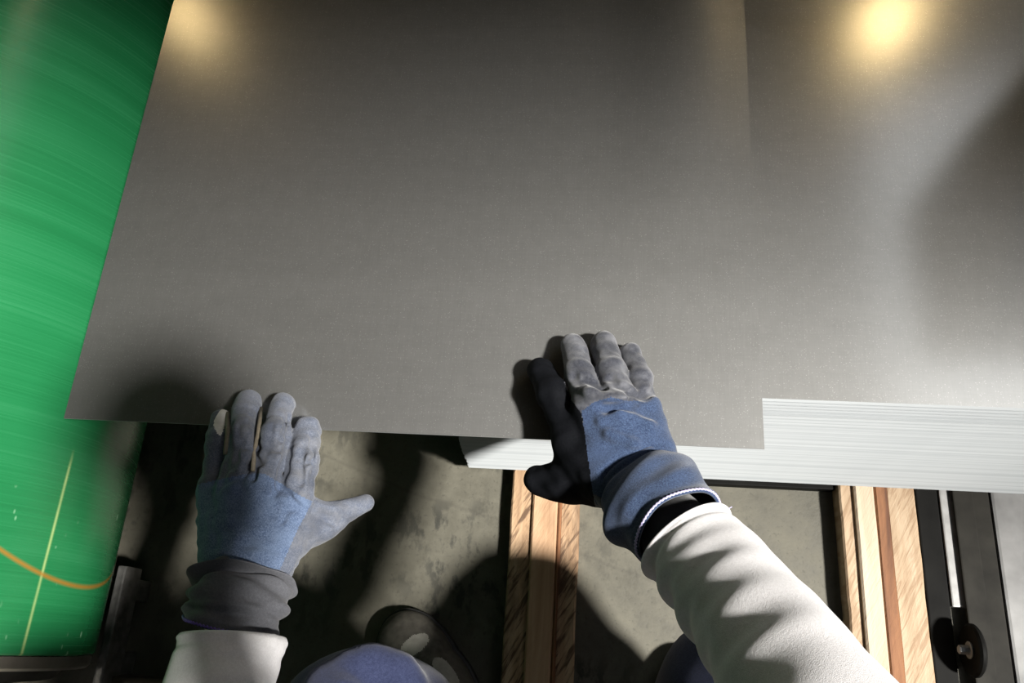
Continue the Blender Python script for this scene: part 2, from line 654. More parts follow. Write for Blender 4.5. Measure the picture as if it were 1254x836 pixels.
for px, py, pw, lb in ((1092, 14, 42, 'warm hanging lamp over the stack of sheets'), (222, 10, 24, 'warm hanging lamp over the green roller')):
    q = mirror_at(px, py, 4.0)
    lamp(q[0], q[1], 4.0, pw, (1.0, 0.72, 0.34), lb)

# ================================================================== GREEN ROLLER
RX, RZ, RR = -0.864, 0.284, 0.28


def roller_hit(px, py):
    v = RM.T @ np.array([px - 627.0, py - 418.0, FPX])
    ox, oz = -RX, H - RZ
    a = v[0] ** 2 + v[2] ** 2; b = ox * v[0] + oz * v[2]; c = ox * ox + oz * oz - RR * RR
    t = (-b - math.sqrt(max(0, b * b - a * c))) / a
    p = np.array([0, 0, H]) + v * t
    return math.atan2(p[2] - RZ, p[0] - RX), p[1]


SCRATCH_ANG = (roller_hit(80, 590)[0] + roller_hit(24, 812)[0]) / 2
_ru = np.array([roller_hit(*q) for q in ((2, 673), (40, 698), (70, 711), (100, 717), (118, 718))])
RUST = np.polyfit(_ru[:, 0], _ru[:, 1], 2)
RY0 = roller_hit(60, 803)[1]
t = empty('green_roller', (RX, RY0, 0.0))
tag(t, 'large green coated roller lying at the left of the steel sheets', 'roller')
M_green = green_roller()
M_chrome = plain('polished_steel', (0.72, 0.70, 0.66), 0.32, 1.0, 0.12, 30)
M_dark = plain('oily_dark_steel', (0.05, 0.05, 0.048), 0.45, 0.5, 0.4, 30, 0.2)
revolve_y('drum', [(RY0 + 0.0, RR - 0.008), (RY0 + 0.0, RR - 0.002), (RY0 + 0.002, RR), (RY0 + 0.6, RR), (2.2, RR), (2.202, RR - 0.02)], RX, RZ, M_green, t, 200)
revolve_y('end_ring', [(RY0 - 0.001, RR - 0.02), (RY0 - 0.001, RR - 0.003), (RY0 - 0.013, RR - 0.003), (RY0 - 0.016, RR - 0.006), (RY0 - 0.016, 0.10)], RX, RZ, M_chrome, t, 160)
revolve_y('end_disc', [(RY0 - 0.016, RR - 0.03), (RY0 - 0.03, RR - 0.04), (RY0 - 0.03, 0.0)], RX, RZ, M_dark, t, 96)
revolve_y('journal', [(RY0 - 0.02, 0.07), (RY0 - 0.22, 0.07), (RY0 - 0.222, 0.066), (RY0 - 0.222, 0.0)], RX, RZ, M_chrome, t, 64)
bm = box_bm(RX - 0.12, RX + 0.12, RY0 - 0.20, RY0 - 0.08, 0.0, RZ + 0.02, 0.006)
link('bearing_block', from_bm('bearing_block', bm), M_dark, t)

M_blk = plain('black_painted_steel', (0.006, 0.006, 0.0055), 0.6, 0.0, 0.4, 25, 0.2)
M_blk.node_tree.nodes['Principled BSDF'].inputs['Specular IOR Level'].default_value = 0.08
# square steel bar and the machine base in front of the roller
M_bar = plain('scuffed_black_steel', (0.19, 0.187, 0.178), 0.42, 0.6, 0.5, 45, 0.4)
zb = 0.085
a, b, c2 = P(145, 692, zb), P(172, 694, zb), P(128, 832, zb)
t = empty('steel_post_bar', (float((a[0] + b[0]) / 2), float(c2[1]), 0)); tag(t, 'scuffed square steel bar standing on the floor beside the roller', 'bar')
bm = box_bm(a[0], P(156, 692, zb)[0], c2[1] - 0.06, a[1], zb - 0.045, zb, 0.003)
link('bar', from_bm('bar', bm), M_bar, t)
for yy in (a[1] - 0.03, c2[1] + 0.02):
    link('foot', from_bm('foot', box_bm(a[0] + 0.001, a[0] + 0.010, yy - 0.015, yy + 0.015, 0, zb - 0.02, 0.002)), M_bar, t)
p0, p1 = P(126, 826, 0.06), P(205, 830, 0.06)
t = box('machine_base_plate', p0[0], p1[0], p0[1] - 0.25, p0[1], 0.0, 0.06, plain('greasy_brown_steel', (0.07, 0.055, 0.035), 0.5, 0.4, 0.4, 30), None, 0.004)
tag(t, 'low dark brown machine base at the foot of the square steel bar', 'machine base')

# ================================================================== STACK OF SHEETS
SX, SW, SL = 0.0, 0.86, 0.95            # sheet width and length
YF = 0.247                                 # front face of the stack
Z0, Z1 = 0.040, T - 0.0016
NS = 150
PITCH = (Z1 - Z0) / NS
M_sheet = steel('mill_steel_sheet', 0.18)
M_edge = cut_edge()


def sheet_mesh(name, w, l, th):
    # the shear leaves the upper arris rolled over: the cut faces lean back a little
    bm = box_bm(0, w, 0, l, -th, 0)
    for v in bm.verts:
        if v.co.z > -th / 2:
            v.co.y += 0.0021 if v.co.y < l / 2 else -0.0021
    me = from_bm(name, bm)
    me.materials.append(M_sheet); me.materials.append(M_edge)
    for pl in me.polygons:
        pl.material_index = 0 if abs(pl.normal.z) > 0.95 else 1
    return me


sm = sheet_mesh('steel_sheet', SW, SL, PITCH * 0.99)
proto = bpy.data.objects.new('steel_sheet', sm)
for i in range(NS):
    zt = Z0 + (i + 1) * PITCH
    u = i / (NS - 1)
    # the left ends lean further left towards the bottom of the stack
    x = -0.169 + 0.010 * u + 0.028 * u ** 2.2 + random.uniform(-0.0016, 0.0016)
    y = YF + random.uniform(-0.0007, 0.0007)
    o = proto if i == 0 else proto.copy()
    C.objects.link(o)
    o.location = (x, y, zt)
    if i == NS - 1:
        tag(o, 'grey steel sheet lying uppermost in the stack, right of the held sheet', 'metal sheet', 'steel sheets in the stack')
    elif i == 0:
        tag(o, 'lowest steel sheet of the stack, resting on the timber skids', 'metal sheet', 'steel sheets in the stack')
    else:
        tag(o, 'steel sheet inside the thick stack, its bright cut edge facing front', 'metal sheet', 'steel sheets in the stack')

# the sheet being slid off, thin and very slightly sprung at its rear right corner
ax0, ax1, ay0 = -0.5487, 0.1747, 0.1970
V, F, nx, ny = [], [], 60, 80
TH = 0.0012
for k in (0, 1):
    for j in range(ny + 1):
        for i in range(nx + 1):
            x = ax0 + (ax1 - ax0) * i / nx
            y = ay0 + SL * j / ny
            u = min(max((x - (ax1 - 0.17)) / 0.17, 0), 1)
            vv = min(max((y - 0.42) / 0.5, 0), 1)
            z = T + 0.0075 * vv * (math.sin(u * math.pi * 0.92) ** 2)
            V.append((x, y, z - TH * k))
o4 = (nx + 1) * (ny + 1)
idx = lambda i, j, k: k * o4 + j * (nx + 1) + i
for j in range(ny):
    for i in range(nx):
        F.append((idx(i, j, 0), idx(i + 1, j, 0), idx(i + 1, j + 1, 0), idx(i, j + 1, 0)))
        F.append((idx(i, j, 1), idx(i, j + 1, 1), idx(i + 1, j + 1, 1), idx(i + 1, j, 1)))
nmain = len(F)
for i in range(nx):
    F.append((idx(i, 0, 0), idx(i, 0, 1), idx(i + 1, 0, 1), idx(i + 1, 0, 0)))
    F.append((idx(i, ny, 0), idx(i + 1, ny, 0), idx(i + 1, ny, 1), idx(i, ny, 1)))
for j in range(ny):
    F.append((idx(0, j, 0), idx(0, j + 1, 0), idx(0, j + 1, 1), idx(0, j, 1)))
    F.append((idx(nx, j, 0), idx(nx, j, 1), idx(nx, j + 1, 1), idx(nx, j + 1, 0)))
me = mesh_of('held_steel_sheet', V, F, True)
me.materials.append(M_sheet); me.materials.append(M_edge)
for k, pl in enumerate(me.polygons):
    if k >= nmain: pl.material_index = 1
me.set_sharp_from_angle(angle=math.radians(30))
o = link('held_steel_sheet', me, None)
tag(o, 'grey steel sheet held under both gloved hands, slid left off the stack', 'metal sheet')

# ================================================================== TIMBER SKIDS
w_rough = wood('rough_sawn_timber', (0.22, 0.13, 0.07), (0.40, 0.26, 0.15), (0.55, 0.39, 0.25), 0.9, 0.75, (0.085, 0.045, 0.024))
w_batten = wood('smooth_batten_wood', (0.34, 0.20, 0.11), (0.46, 0.29, 0.17), (0.55, 0.37, 0.23), 0.08, 0.35, (0.22, 0.12, 0.06))
w_bark = wood('brown_bark_edge', (0.10, 0.04, 0.018), (0.20, 0.085, 0.035), (0.30, 0.14, 0.06), 0.1, 0.4, (0.05, 0.022, 0.01))
w_pale = wood('pale_sawn_timber', (0.36, 0.25, 0.155), (0.45, 0.33, 0.215), (0.53, 0.415, 0.29), 0.6, 0.15, (0.25, 0.15, 0.08))
w_pale2 = wood('pale_batten_wood', (0.47, 0.36, 0.25), (0.54, 0.43, 0.31), (0.60, 0.49, 0.37), 0.05, 0.05, (0.5, 0.34, 0.2))


def rough_bar(x0, x1, y0, y1, z0, z1, amp, seed, n=70, slope=0.0):
    """a sawn bar with slightly uneven arrises; slope drops the right-hand top edge (wane)"""
    rg = np.random.default_rng(seed)
    def wob():
        a = rg.normal(size=n + 1)
        k = np.ones(4) / 4
        return np.convolve(a, k, 'same') * amp
    offs = [wob() for _ in range(4)]
    V, F = [], []
    for j in range(n + 1):
        y = y0 + (y1 - y0) * j / n
        b = 0.0025
        V += [(x0 + offs[0][j], y, z0), (x0 + offs[0][j], y, z1 - b), (x0 + offs[0][j] + b, y, z1),
              (x1 + offs[1][j] - b, y, z1 - slope), (x1 + offs[1][j], y, z1 - slope - b), (x1 + offs[1][j], y, z0)]
    for j in range(n):
        for k in range(6):
            a, c = j * 6 + k, j * 6 + (k + 1) % 6
            F.append((a, c, c + 6, a + 6))
    F.append(tuple(range(6))); F.append(tuple(n * 6 + k for k in reversed(range(6))))
    return mesh_of('bar', V, F, False)


def skid(label, x0, x1, bx0, bx1, kx1, mt, mb, seed, y0=-0.55, y1=1.2):
    t = empty('timber_skid', ((x0 + x1) / 2, y0, 0)); tag(t, label, 'timber', 'timber skids under the stack')
    zt = 0.032
    o = link('timber', rough_bar(x0, x1, y0, y1, 0.0, zt, 0.0013, seed), mt, t)
    o = link('batten', rough_bar(bx0, bx1, y0, y1, zt, Z0 - 0.0006, 0.0004, seed + 1), mb, t)
    o['label'] = 'smooth batten along the middle of the rough timber'
    o = link('bark_edge', rough_bar(bx1 + 0.0006, kx1, y0, y1, zt, Z0 - 0.0008, 0.0008, seed + 2, slope=0.005), w_bark, t)
    o['label'] = 'dark brown bark edge beside the batten'
    return t


skid('weathered brown timber skid standing nearest the worn shoe', -0.104, -0.004, -0.072, -0.036, -0.029, w_rough, w_batten, 3)
skid('pale timber skid beside the dark steel rails, right of the white sleeve', 0.365, 0.468, 0.383, 0.410, 0.431, w_pale, w_pale2, 9)
# dark cross bar that shows under the stack between the two skids
p0, p1 = P(860, 601, 0.022), P(1004, 597, 0.022)
o = box('steel_cross_bar', 0.0002, 0.3615, p1[1] - 0.002, p1[1] + 0.05, 0.002, 0.022, M_blk, None, 0.002)
tag(o, 'dark steel cross bar lying under the stack between the two timber skids', 'bar')

# ================================================================== STEEL RAILS ON THE RIGHT
M_rail = plain('dark_rail_steel', (0.018, 0.017, 0.014), 0.6, 0.1, 0.4, 25, 0.3)
M_rail.node_tree.nodes['Principled BSDF'].inputs['Specular IOR Level'].default_value = 0.12
M_pale = plain('pale_lit_strip', (0.26, 0.26, 0.255), 0.5, 0.3, 0.18, 60, 0.2)
M_plate = plain('scuffed_grey_plate', (0.17, 0.17, 0.168), 0.55, 0.2, 0.3, 18, 0.4)
y1 = 0.9
o = box('shade_gap_strip', 0.478, 0.508, -0.5, y1, 0.0, 0.010, M_blk, None, 0.002); tag(o, 'low black strip standing in for the shaded gap beside the pale timber skid', 'steel rail')  # black strip put where the gap lies in shade
o = box('pale_lit_strip', 0.510, 0.548, P(1175, 742, 0.03)[1], y1, 0.0, 0.012, M_pale, None, 0.002); tag(o, 'light grey strip standing in for the lit floor beside the dark rail', 'stand-in strip')  # pale colour stands for sunlit floor between the dark strips
t = empty('rail', (0.54, -0.5, 0)); tag(t, 'dark brown steel rail between the pale strip and the grey plate', 'steel rail')
M_web = M_rail
link('web', from_bm('web', box_bm(0.5495, 0.577, -0.5, y1, 0.0, 0.014, 0.002)), M_rail, t)
link('top_flange', from_bm('top_flange', box_bm(0.525, 0.553, -0.5, y1, 0.015, 0.020, 0.002)), M_rail, t)
t = empty('steel_plate', (0.75, 0, 0)); tag(t, 'wide scuffed grey steel plate on the floor at the far right', 'steel plate')
link('plate', from_bm('plate', box_bm(0.579, 1.15, -0.5, y1, 0.0, 0.016, 0.004)), M_plate, t)
# wheel with a bolt at the end of the pale strip
t = empty('cart_wheel', (0.512, 0.02, 0.03)); tag(t, 'small dark wheel with a bright bolt beside the dark rail', 'wheel')
cx, cy, cz = 0.517, float(P(1172, 795, 0.03)[1]), 0.034


def disc_x(name, x0, x1, y, z, rr, m, parent, n=40, bev=0.003):
    V, F = [], []
    for x, q in ((x0, rr - bev), (x0 + bev, rr), (x1 - bev, rr), (x1, rr - bev)):
        for k in range(n):
            V.append((x, y + q * math.cos(2 * math.pi * k / n), z + q * math.sin(2 * math.pi * k / n)))
    for i in range(3):
        for k in range(n):
            F.append((i * n + k, i * n + (k + 1) % n, (i + 1) * n + (k + 1) % n, (i + 1) * n + k))
    F.append(tuple(range(n))); F.append(tuple(3 * n + k for k in range(n)))
    me = mesh_of(name, V, F, True); me.set_sharp_from_angle(angle=math.radians(30))
    return link(name, me, m, parent)


disc_x('tyre', 0.515, 0.5245, cy, cz, 0.034, M_blk, t)
disc_x('bolt', 0.500, 0.5148, cy, cz + 0.004, 0.006, M_pale, t, 6, 0.001)
disc_x('washer', 0.5125, 0.5149, cy, cz + 0.004, 0.011, M_pale, t, 24, 0.0005)

# ================================================================== THE WORKER
def proj(V):
    q = (np.asarray(V, float) - np.array([0, 0, H])) @ RM.T
    return np.stack([627 + q[..., 0] / q[..., 2] * FPX, 418 + q[..., 1] / q[..., 2] * FPX], -1)


def in_poly(pts, poly):
    x, y = pts[:, 0], pts[:, 1]
    res = np.zeros(len(x), bool)
    n = len(poly)
    for i in range(n):
        (x0, y0), (x1, y1) = poly[i], poly[(i + 1) % n]
        c = (y0 > y) != (y1 > y)
        res ^= c & (x < (x1 - x0) * (y - y0) / ((y1 - y0) or 1e-9) + x0)
    return res


def surf(fn, px, py, z0=0.9):
    """point where the sight line of a pixel first meets a solid"""
    v = RM.T @ np.array([px - 627.0, py - 418.0, FPX]); v /= np.linalg.norm(v)
    p = np.array([0, 0, H]) + v * ((z0 - H) / v[2])
    for _ in range(60):
        dd = float(fn(p[None].astype(np.float32))[0])
        if dd < 0.0002: break
        p = p + v * max(dd * 0.8, 0.0002)
        if p[2] < 0: return None
    return p


def lift(*q):
    return [P(a, b, T + c) for a, b, c in q]


M_skin = plain('skin', (0.52, 0.33, 0.25), 0.5, 0, 0.08, 60)
M_hair = plain('dark_hair', (0.03, 0.025, 0.02), 0.5, 0, 0.3, 200)
M_denim = cloth('washed_blue_denim', (0.050, 0.082, 0.165), (0.24, 0.31, 0.44), 2300, 0.8, (0.15, 0.205, 0.315), 0.5, 0.6, 0.1)
M_dkden = cloth('dark_blue_denim', (0.013, 0.025, 0.062), (0.10, 0.15, 0.26), 2300, 0.6, (0.05, 0.08, 0.16), 0.4, 0.5, 0.25)
M_grey = cloth('grey_blue_leather', (0.085, 0.100, 0.138), (0.25, 0.27, 0.32), 2000, 0.6, (0.17, 0.17, 0.175), 0.35, 0.6, 0.15, (0.034, 0.042, 0.064))
M_rshade = cloth('shade_black_leather', (0.004, 0.0045, 0.006), (0.012, 0.013, 0.016), 1800, 0.45, None, 0.25, 0.6, 0.05)  # near-black colour carries the shade on the index finger and thumb
M_shiny = cloth('dark_shiny_leather', (0.026, 0.029, 0.040), (0.10, 0.105, 0.13), 1800, 0.5, (0.19, 0.195, 0.215), 0.3, 0.75, 0.3, (0.010, 0.011, 0.014))
for m_, rg_ in ((M_rshade, 0.75), (M_shiny, 0.52)):
    m_.node_tree.nodes['Principled BSDF'].inputs['Roughness'].default_value = rg_
    m_.node_tree.nodes['Principled BSDF'].inputs['Specular IOR Level'].default_value = 0.35
M_rshade.node_tree.nodes['Principled BSDF'].inputs['Specular IOR Level'].default_value = 0.08
M_rshade.node_tree.nodes['Principled BSDF'].inputs['Sheen Weight'].default_value = 0.0
M_cuffg = cloth('grey_cotton_cuff', (0.085, 0.087, 0.098), (0.16, 0.163, 0.18), 1500, 0.5, None, 0.3, 0.5, 0.1)
M_white = cloth('white_brushed_cotton', (0.72, 0.705, 0.71), (0.88, 0.87, 0.88), 1500, 0.7, None, 0.35, 0.5, 0.2)
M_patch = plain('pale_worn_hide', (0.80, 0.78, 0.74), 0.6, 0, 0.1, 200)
M_tan = plain('tan_glove_seam', (0.22, 0.19, 0.14), 0.7, 0, 0.2, 200)
M_purple = plain('purple_overlock_thread', (0.15, 0.10, 0.42), 0.7, 0, 0.5, 900)
M_lilac = plain('pale_lilac_thread', (0.50, 0.46, 0.70), 0.7, 0, 0.4, 900)
M_trs = cloth('navy_work_trousers', (0.019, 0.025, 0.062), (0.052, 0.064, 0.132), 1200, 0.5, None, 0.3, 0.5, 0.15)
M_shirt = cloth('black_undersleeve', (0.002, 0.002, 0.003), (0.004, 0.004, 0.005), 1200, 0.4)
M_shoe = plain('grey_suede', (0.085, 0.078, 0.065), 0.65, 0, 0.35, 90, 0.3)
M_sole = plain('black_rubber_sole', (0.02, 0.02, 0.019), 0.5, 0, 0.3, 60)
M_refl = plain('pale_shoe_patch', (0.34, 0.33, 0.29), 0.45, 0, 0.12, 120)

# ---- joints
RW, RE, RS = P(775, 592, T + 0.035), P(1040, 935, T + 0.27), np.array([0.21, -0.26, 1.01])
LW, LE, LS = P(302, 700, T + 0.045), np.array([-0.25, -0.19, 0.575]), np.array([-0.13, -0.26, 1.01])
HEAD = np.array([0.188, -0.070, 1.33])
LH, LK, LA = np.array([-0.10, -0.46, 0.76]), np.array([-0.185, -0.098, 0.425]), np.array([-0.165, -0.135, 0.09])
RH_, RK, RA = np.array([0.10, -0.46, 0.76]), np.array([0.165, -0.045, 0.37]), np.array([0.165, -0.12, 0.09])

FD = np.array([0, 0.62, -0.78])               # the way the face looks: down at the work
FU = np.array([0, 0.78, 0.62])
FX = np.array([1.0, 0, 0])


def body_fn(G):
    d0 = chain(G, [(0, -0.50, 0.80), (0.03, -0.44, 0.96), (0.09, -0.32, 1.03)], [0.11, 0.11, 0.105], 0.05)
    for s in (-1, 1):
        d0 = smin(d0, cap(G, (s * 0.05 + 0.05, -0.31, 1.03), (s * 0.14 + 0.05, -0.27, 1.01), 0.07, 0.05), 0.05)
        d0 = smin(d0, cap(G, (s * 0.04, -0.50, 0.78), (s * 0.10, -0.46, 0.74), 0.09, 0.08), 0.05)
    for a, ua, b, q, m, c in ((RS, (0.205, -0.17, 0.84), RE, P(952, 800, T + 0.205), P(842, 665, T + 0.108), RW), (LS, (-0.215, -0.21, 0.82), LE, np.array(LE) * 0.45 + P(286, 776, T + 0.070) * 0.55, P(286, 776, T + 0.064), LW)):
        d0 = smin(d0, chain(G, [a, ua, b, q, m, c], [0.042, 0.034, 0.026, 0.025, 0.024, 0.018], 0.004), 0.015)
    for a, b, c in ((LH, LK, LA), (RH_, RK, RA)):
        d0 = smin(d0, chain(G, [a, b, c], [0.070, 0.048, 0.030], 0.02), 0.03)
    d0 = smin(d0, cap(G, (0.13, -0.31, 1.06), HEAD - FD * 0.03 - FU * 0.06 + FX * 0.01, 0.050, 0.046), 0.03)
    R3 = np.stack([FX, FD, FU])
    hd = ell(G, HEAD + FU * 0.015, R3, (0.076, 0.095, 0.098))
    hd = smin(hd, ell(G, HEAD + FD * 0.028 - FU * 0.060, R3, (0.055, 0.062, 0.060)), 0.03)         # jaw
    hd = smin(hd, cap(G, HEAD + FD * 0.092 + FU * 0.0, HEAD + FD * 0.108 - FU * 0.028, 0.007, 0.012), 0.012)   # nose
    for s in (-1, 1):
        hd = smax(hd, -(np.sqrt(((G - (HEAD + FD * 0.102 + FX * s * 0.031 + FU * 0.003)) ** 2).sum(-1)) - 0.014), 0.01)
        hd = smin(hd, np.sqrt(((G - (HEAD + FD * 0.083 + FX * s * 0.031 + FU * 0.002)) ** 2).sum(-1)) - 0.0125, 0.002)
        hd = smin(hd, ell(G, HEAD + FX * s * 0.078 - FU * 0.008, R3, (0.010, 0.018, 0.030)), 0.006)
    hd = smin(hd, cap(G, HEAD + FD * 0.090 - FU * 0.058 - FX * 0.02, HEAD + FD * 0.090 - FU * 0.058 + FX * 0.02, 0.007, 0.007), 0.008)
    return smin(d0, hd, 0.02)


V, F = surface(body_fn, (-0.36, -0.72, 0.02), (0.30, 0.20, 1.54), 0.008)
me = mesh_of('person', V, F)
person = bpy.data.objects.new('person', me); C.objects.link(person); me.materials.append(M_skin)
tag(person, 'worker in white sleeves and navy trousers bending over the held sheet', 'person')


def hair_fn(G):
    R3 = np.stack([FX, FD, FU])
    a = ell(G, HEAD + FU * 0.020 - FD * 0.010, R3, (0.084, 0.100, 0.104))
    cut = (G - HEAD) @ FD.astype(np.float32) - 0.05 - np.maximum(0, ((G - HEAD) @ FU.astype(np.float32)) - 0.05) * 1.2
    return smax(smax(a, cut, 0.01), -((G - HEAD) @ FU.astype(np.float32)) - 0.06, 0.01) + 0.001 * wrinkle(G, 500)


V, F = surface(hair_fn, HEAD - 0.15, HEAD + 0.15, 0.006)
link('hair', mesh_of('hair', V, F), M_hair, person)

# ---- jacket
def jacket_fn(G):
    d0 = chain(G, [(0, -0.50, 0.82), (0.03, -0.44, 0.96), (0.09, -0.32, 1.02)], [0.145, 0.145, 0.12], 0.05)
    for s in (-1, 1):
        d0 = smin(d0, cap(G, (s * 0.06 + 0.05, -0.32, 1.02), (s * 0.15 + 0.05, -0.275, 1.0), 0.085, 0.07), 0.06)
    d0 = d0 + 0.004 * wrinkle(G, 60)
    return smax(d0, -cap(G, (0.13, -0.31, 1.05), (0.16, -0.20, 1.20), 0.062, 0.062), 0.01)


V, F = surface(jacket_fn, (-0.36, -0.80, 0.60), (0.36, -0.05, 1.30), 0.010)
jacket = link('jacket', mesh_of('jacket', V, F), M_white, person)


def sleeve_disp(seed, side, tilt=0.0):
    rg = np.random.default_rng(seed)
    ph = rg.uniform(0, 6.28, 8)
    def fdisp(s, th):
        # bunched folds on the inner side of the arm, smoother where the cloth is pulled tight
        slack = (0.5 - 0.5 * math.cos(th - side)) ** 2
        w = s * 56 + 1.1 * math.sin(th + ph[0]) + 0.8 * math.sin(2 * th + ph[1])
        f1 = (0.5 + 0.5 * math.sin(w)) ** 1.6
        f2 = math.sin(s * 61 + 1.7 * math.sin(th + ph[2]) + ph[3])
        f3 = math.sin(3 * th + 9 * s + ph[4]) * math.sin(17 * s + ph[5])
        e = min(1.0, s / 0.03)
        d = e * (0.0046 * slack * (f1 - 0.35) + 0.0016 * f2 * (0.15 + slack) + 0.0012 * f3)
        # rolled hem
        d += 0.0022 * math.exp(-((s - 0.012) / 0.010) ** 2) - 0.0012 * math.exp(-((s - 0.045) / 0.010) ** 2)
        # lengthways seam
        d += 0.0014 * math.exp(-(((th - side - 2.6 + math.pi) % (2 * math.pi) - math.pi) / 0.05) ** 2)
        return (d, tilt * math.sin(th) * math.exp(-s / 0.06))
    return fdisp


r_sl0 = P(839, 659, T + 0.106)
V, F = tube([r_sl0, P(893, 722, T + 0.150), P(952, 800, T + 0.205), RE, (0.215, -0.17, 0.84), RS],
            [0.041, 0.043, 0.046, 0.052, 0.058, 0.066], [0.037, 0.042, 0.046, 0.052, 0.058, 0.066], (-0.3, 0.3, 1), 220, 72, sleeve_disp(3, math.pi, 0.013), 0.003, 0.12)
link('sleeve', mesh_of('sleeve', V, F), M_white, jacket)
l_sl0 = P(286, 779, T + 0.076)
V, F = tube([l_sl0, l_sl0 * 0.55 + LE * 0.45 + (-0.012, 0, 0.004), LE, (-0.215, -0.21, 0.82), LS],
            [0.044, 0.045, 0.052, 0.056, 0.066], [0.036, 0.044, 0.050, 0.056, 0.066], (0.1, 0.1, 1), 220, 72, sleeve_disp(11, 0.0, 0.010), 0.003, 0.12)
link('sleeve', mesh_of('sleeve', V, F), M_white, jacket)
o = curve_tube('undersleeve', [P(800, 622, T + 0.072), P(835, 658, T + 0.100), P(880, 712, T + 0.142)], [0.030, 0.032, 0.033], M_shirt, jacket, 24)
o['label'] = 'black undersleeve showing between glove cuff and white sleeve'
curve_tube('undersleeve', [P(296, 735, T + 0.046), P(286, 775, T + 0.060), P(280, 815, T + 0.076)], [0.020, 0.024, 0.028], M_shirt, jacket, 24)

# ---- trousers
def trouser_fn(G):
    d0 = chain(G, [(0, -0.52, 0.84), (0, -0.50, 0.80)], [0.14, 0.14], 0.05)
    for hp, k, a in ((LH, LK, LA), (RH_, RK, RA)):
        d0 = smin(d0, chain(G, [hp, k, a + (0, 0, 0.03)], [0.105, 0.082, 0.070], 0.045), 0.03)
    d0 = d0 + 0.0032 * wrinkle(G, 75)
    return smax(d0, 0.055 - G[..., 2], 0.01)


def ridge(base, lines, r=0.002, k=0.004):
    segs = []
    for ln in lines:
        pts = [surf(base, *q) for q in ln]
        pts = [p for p in pts if p is not None]
        segs += list(zip(pts[:-1], pts[1:]))
    def fn(G):
        x = base(G)
        for a, b in segs:
            x = smin(x, cap(G, a, b, r, r), k)
        return x
    return fn


V, F = surface(ridge(trouser_fn, [[(430, 812), (456, 811), (488, 822), (506, 845)], [(396, 832), (420, 850)]], 0.013, 0.016), (-0.32, -0.72, 0.03), (0.30, 0.06, 1.02), 0.007)
link('trousers', mesh_of('trousers', V, F), M_trs, person)


# ---- shoes
def shoe(toe, heel, res):
    toe = np.asarray(toe, float); heel = np.asarray(heel, float)
    ax = (toe - heel); L = np.linalg.norm(ax); ax /= L
    sd = np.array([ax[1], -ax[0], 0])
    R3 = np.stack([ax, sd, (0, 0, 1.0)])
    at_ = lambda u, v, z: heel + ax * u + sd * v + np.array([0, 0, z])

    def upper(G):
        a = ell(G, at_(L - 0.055, 0.0, 0.024), R3, (0.060, 0.047, 0.044))
        a = smin(a, ell(G, at_(L - 0.105, 0.0, 0.032), R3, (0.070, 0.046, 0.052)), 0.02)
        a = smin(a, cap(G, at_(0.045, 0, 0.030), at_(L - 0.12, 0, 0.030), 0.038, 0.044), 0.02)
        a = smin(a, cap(G, at_(0.05, 0, 0.04), at_(0.06, 0, 0.09), 0.038, 0.040), 0.02)
        # toe cap seam
        q = (G - at_(L - 0.07, 0, 0)) @ ax.astype(np.float32) + 6.0 * ((G - at_(0, 0, 0)) @ sd.astype(np.float32)) ** 2
        return a + 0.0012 * np.exp(-(q / 0.0025) ** 2) + 0.0006 * wrinkle(G, 160)

    def fn(G):
        u = smax(upper(G), 0.016 - G[..., 2], 0.004)
        flat = G.copy(); flat[..., 2] = 0.028
        so = np.maximum(np.maximum(upper(flat) - 0.004, G[..., 2] - 0.020), 0.001 - G[..., 2])
        return smin(u, so, 0.002)
    p1 = at_(L - 0.052, 0.012, 0.06); p2 = at_(L - 0.110, 0.027, 0.06)

    def spot(c, a_, b_):
        def m(V, N):
            q = V - c
            return (((q @ ax) / a_) ** 2 + ((q @ sd) / b_) ** 2 < 1) & (V[:, 2] > 0.03)
        return m
    lo = np.minimum(toe, heel) - 0.09; hi = np.maximum(toe, heel) + 0.09
    lo[2], hi[2] = -0.004, 0.15
    base = empty('shoe', tuple((toe + heel) / 2)); base.parent = person
    skin_parts(fn, lo, hi, res, [
        ('sole', M_sole, lambda V, N: V[:, 2] < 0.0215, None),
        ('toe_patch', M_refl, spot(p1, 0.012, 0.021), 'pale oval patch on the toe of the shoe'),
        ('side_patch', M_refl, spot(p2, 0.028, 0.011), 'pale patch along the side of the shoe'),
        ('upper', M_shoe, None, None)], base)


shoe(P(482, 758, 0.02) * (1, 1, 0), P(590, 930, 0.02) * (1, 1, 0), 0.0019)
shoe(RA + (-0.01, 0.13, -0.09), RA + (0.01, -0.11, -0.09), 0.004)

# ---- left glove (grey leather with a washed denim back)
lf = dict(
    pinky=(lift((262, 592, 0.028), (268, 540, 0.034), (270, 513, 0.018)), [0.0125, 0.0120, 0.0100]),
    ring=(lift((289, 590, 0.046), (300, 530, 0.040), (303, 494, 0.019)), [0.0160, 0.0148, 0.0142]),
    middle=(lift((323, 595, 0.052), (337, 532, 0.043), (346, 494, 0.018)), [0.0158, 0.0142, 0.0118]),
    index=(lift((361, 612, 0.046), (371, 562, 0.040), (377, 525, 0.019)), [0.0165, 0.0150, 0.0134]),
    thumb=(lift((330, 672, 0.030), (390, 640, 0.022), (447, 615, 0.014)), [0.0220, 0.0170, 0.0085]))


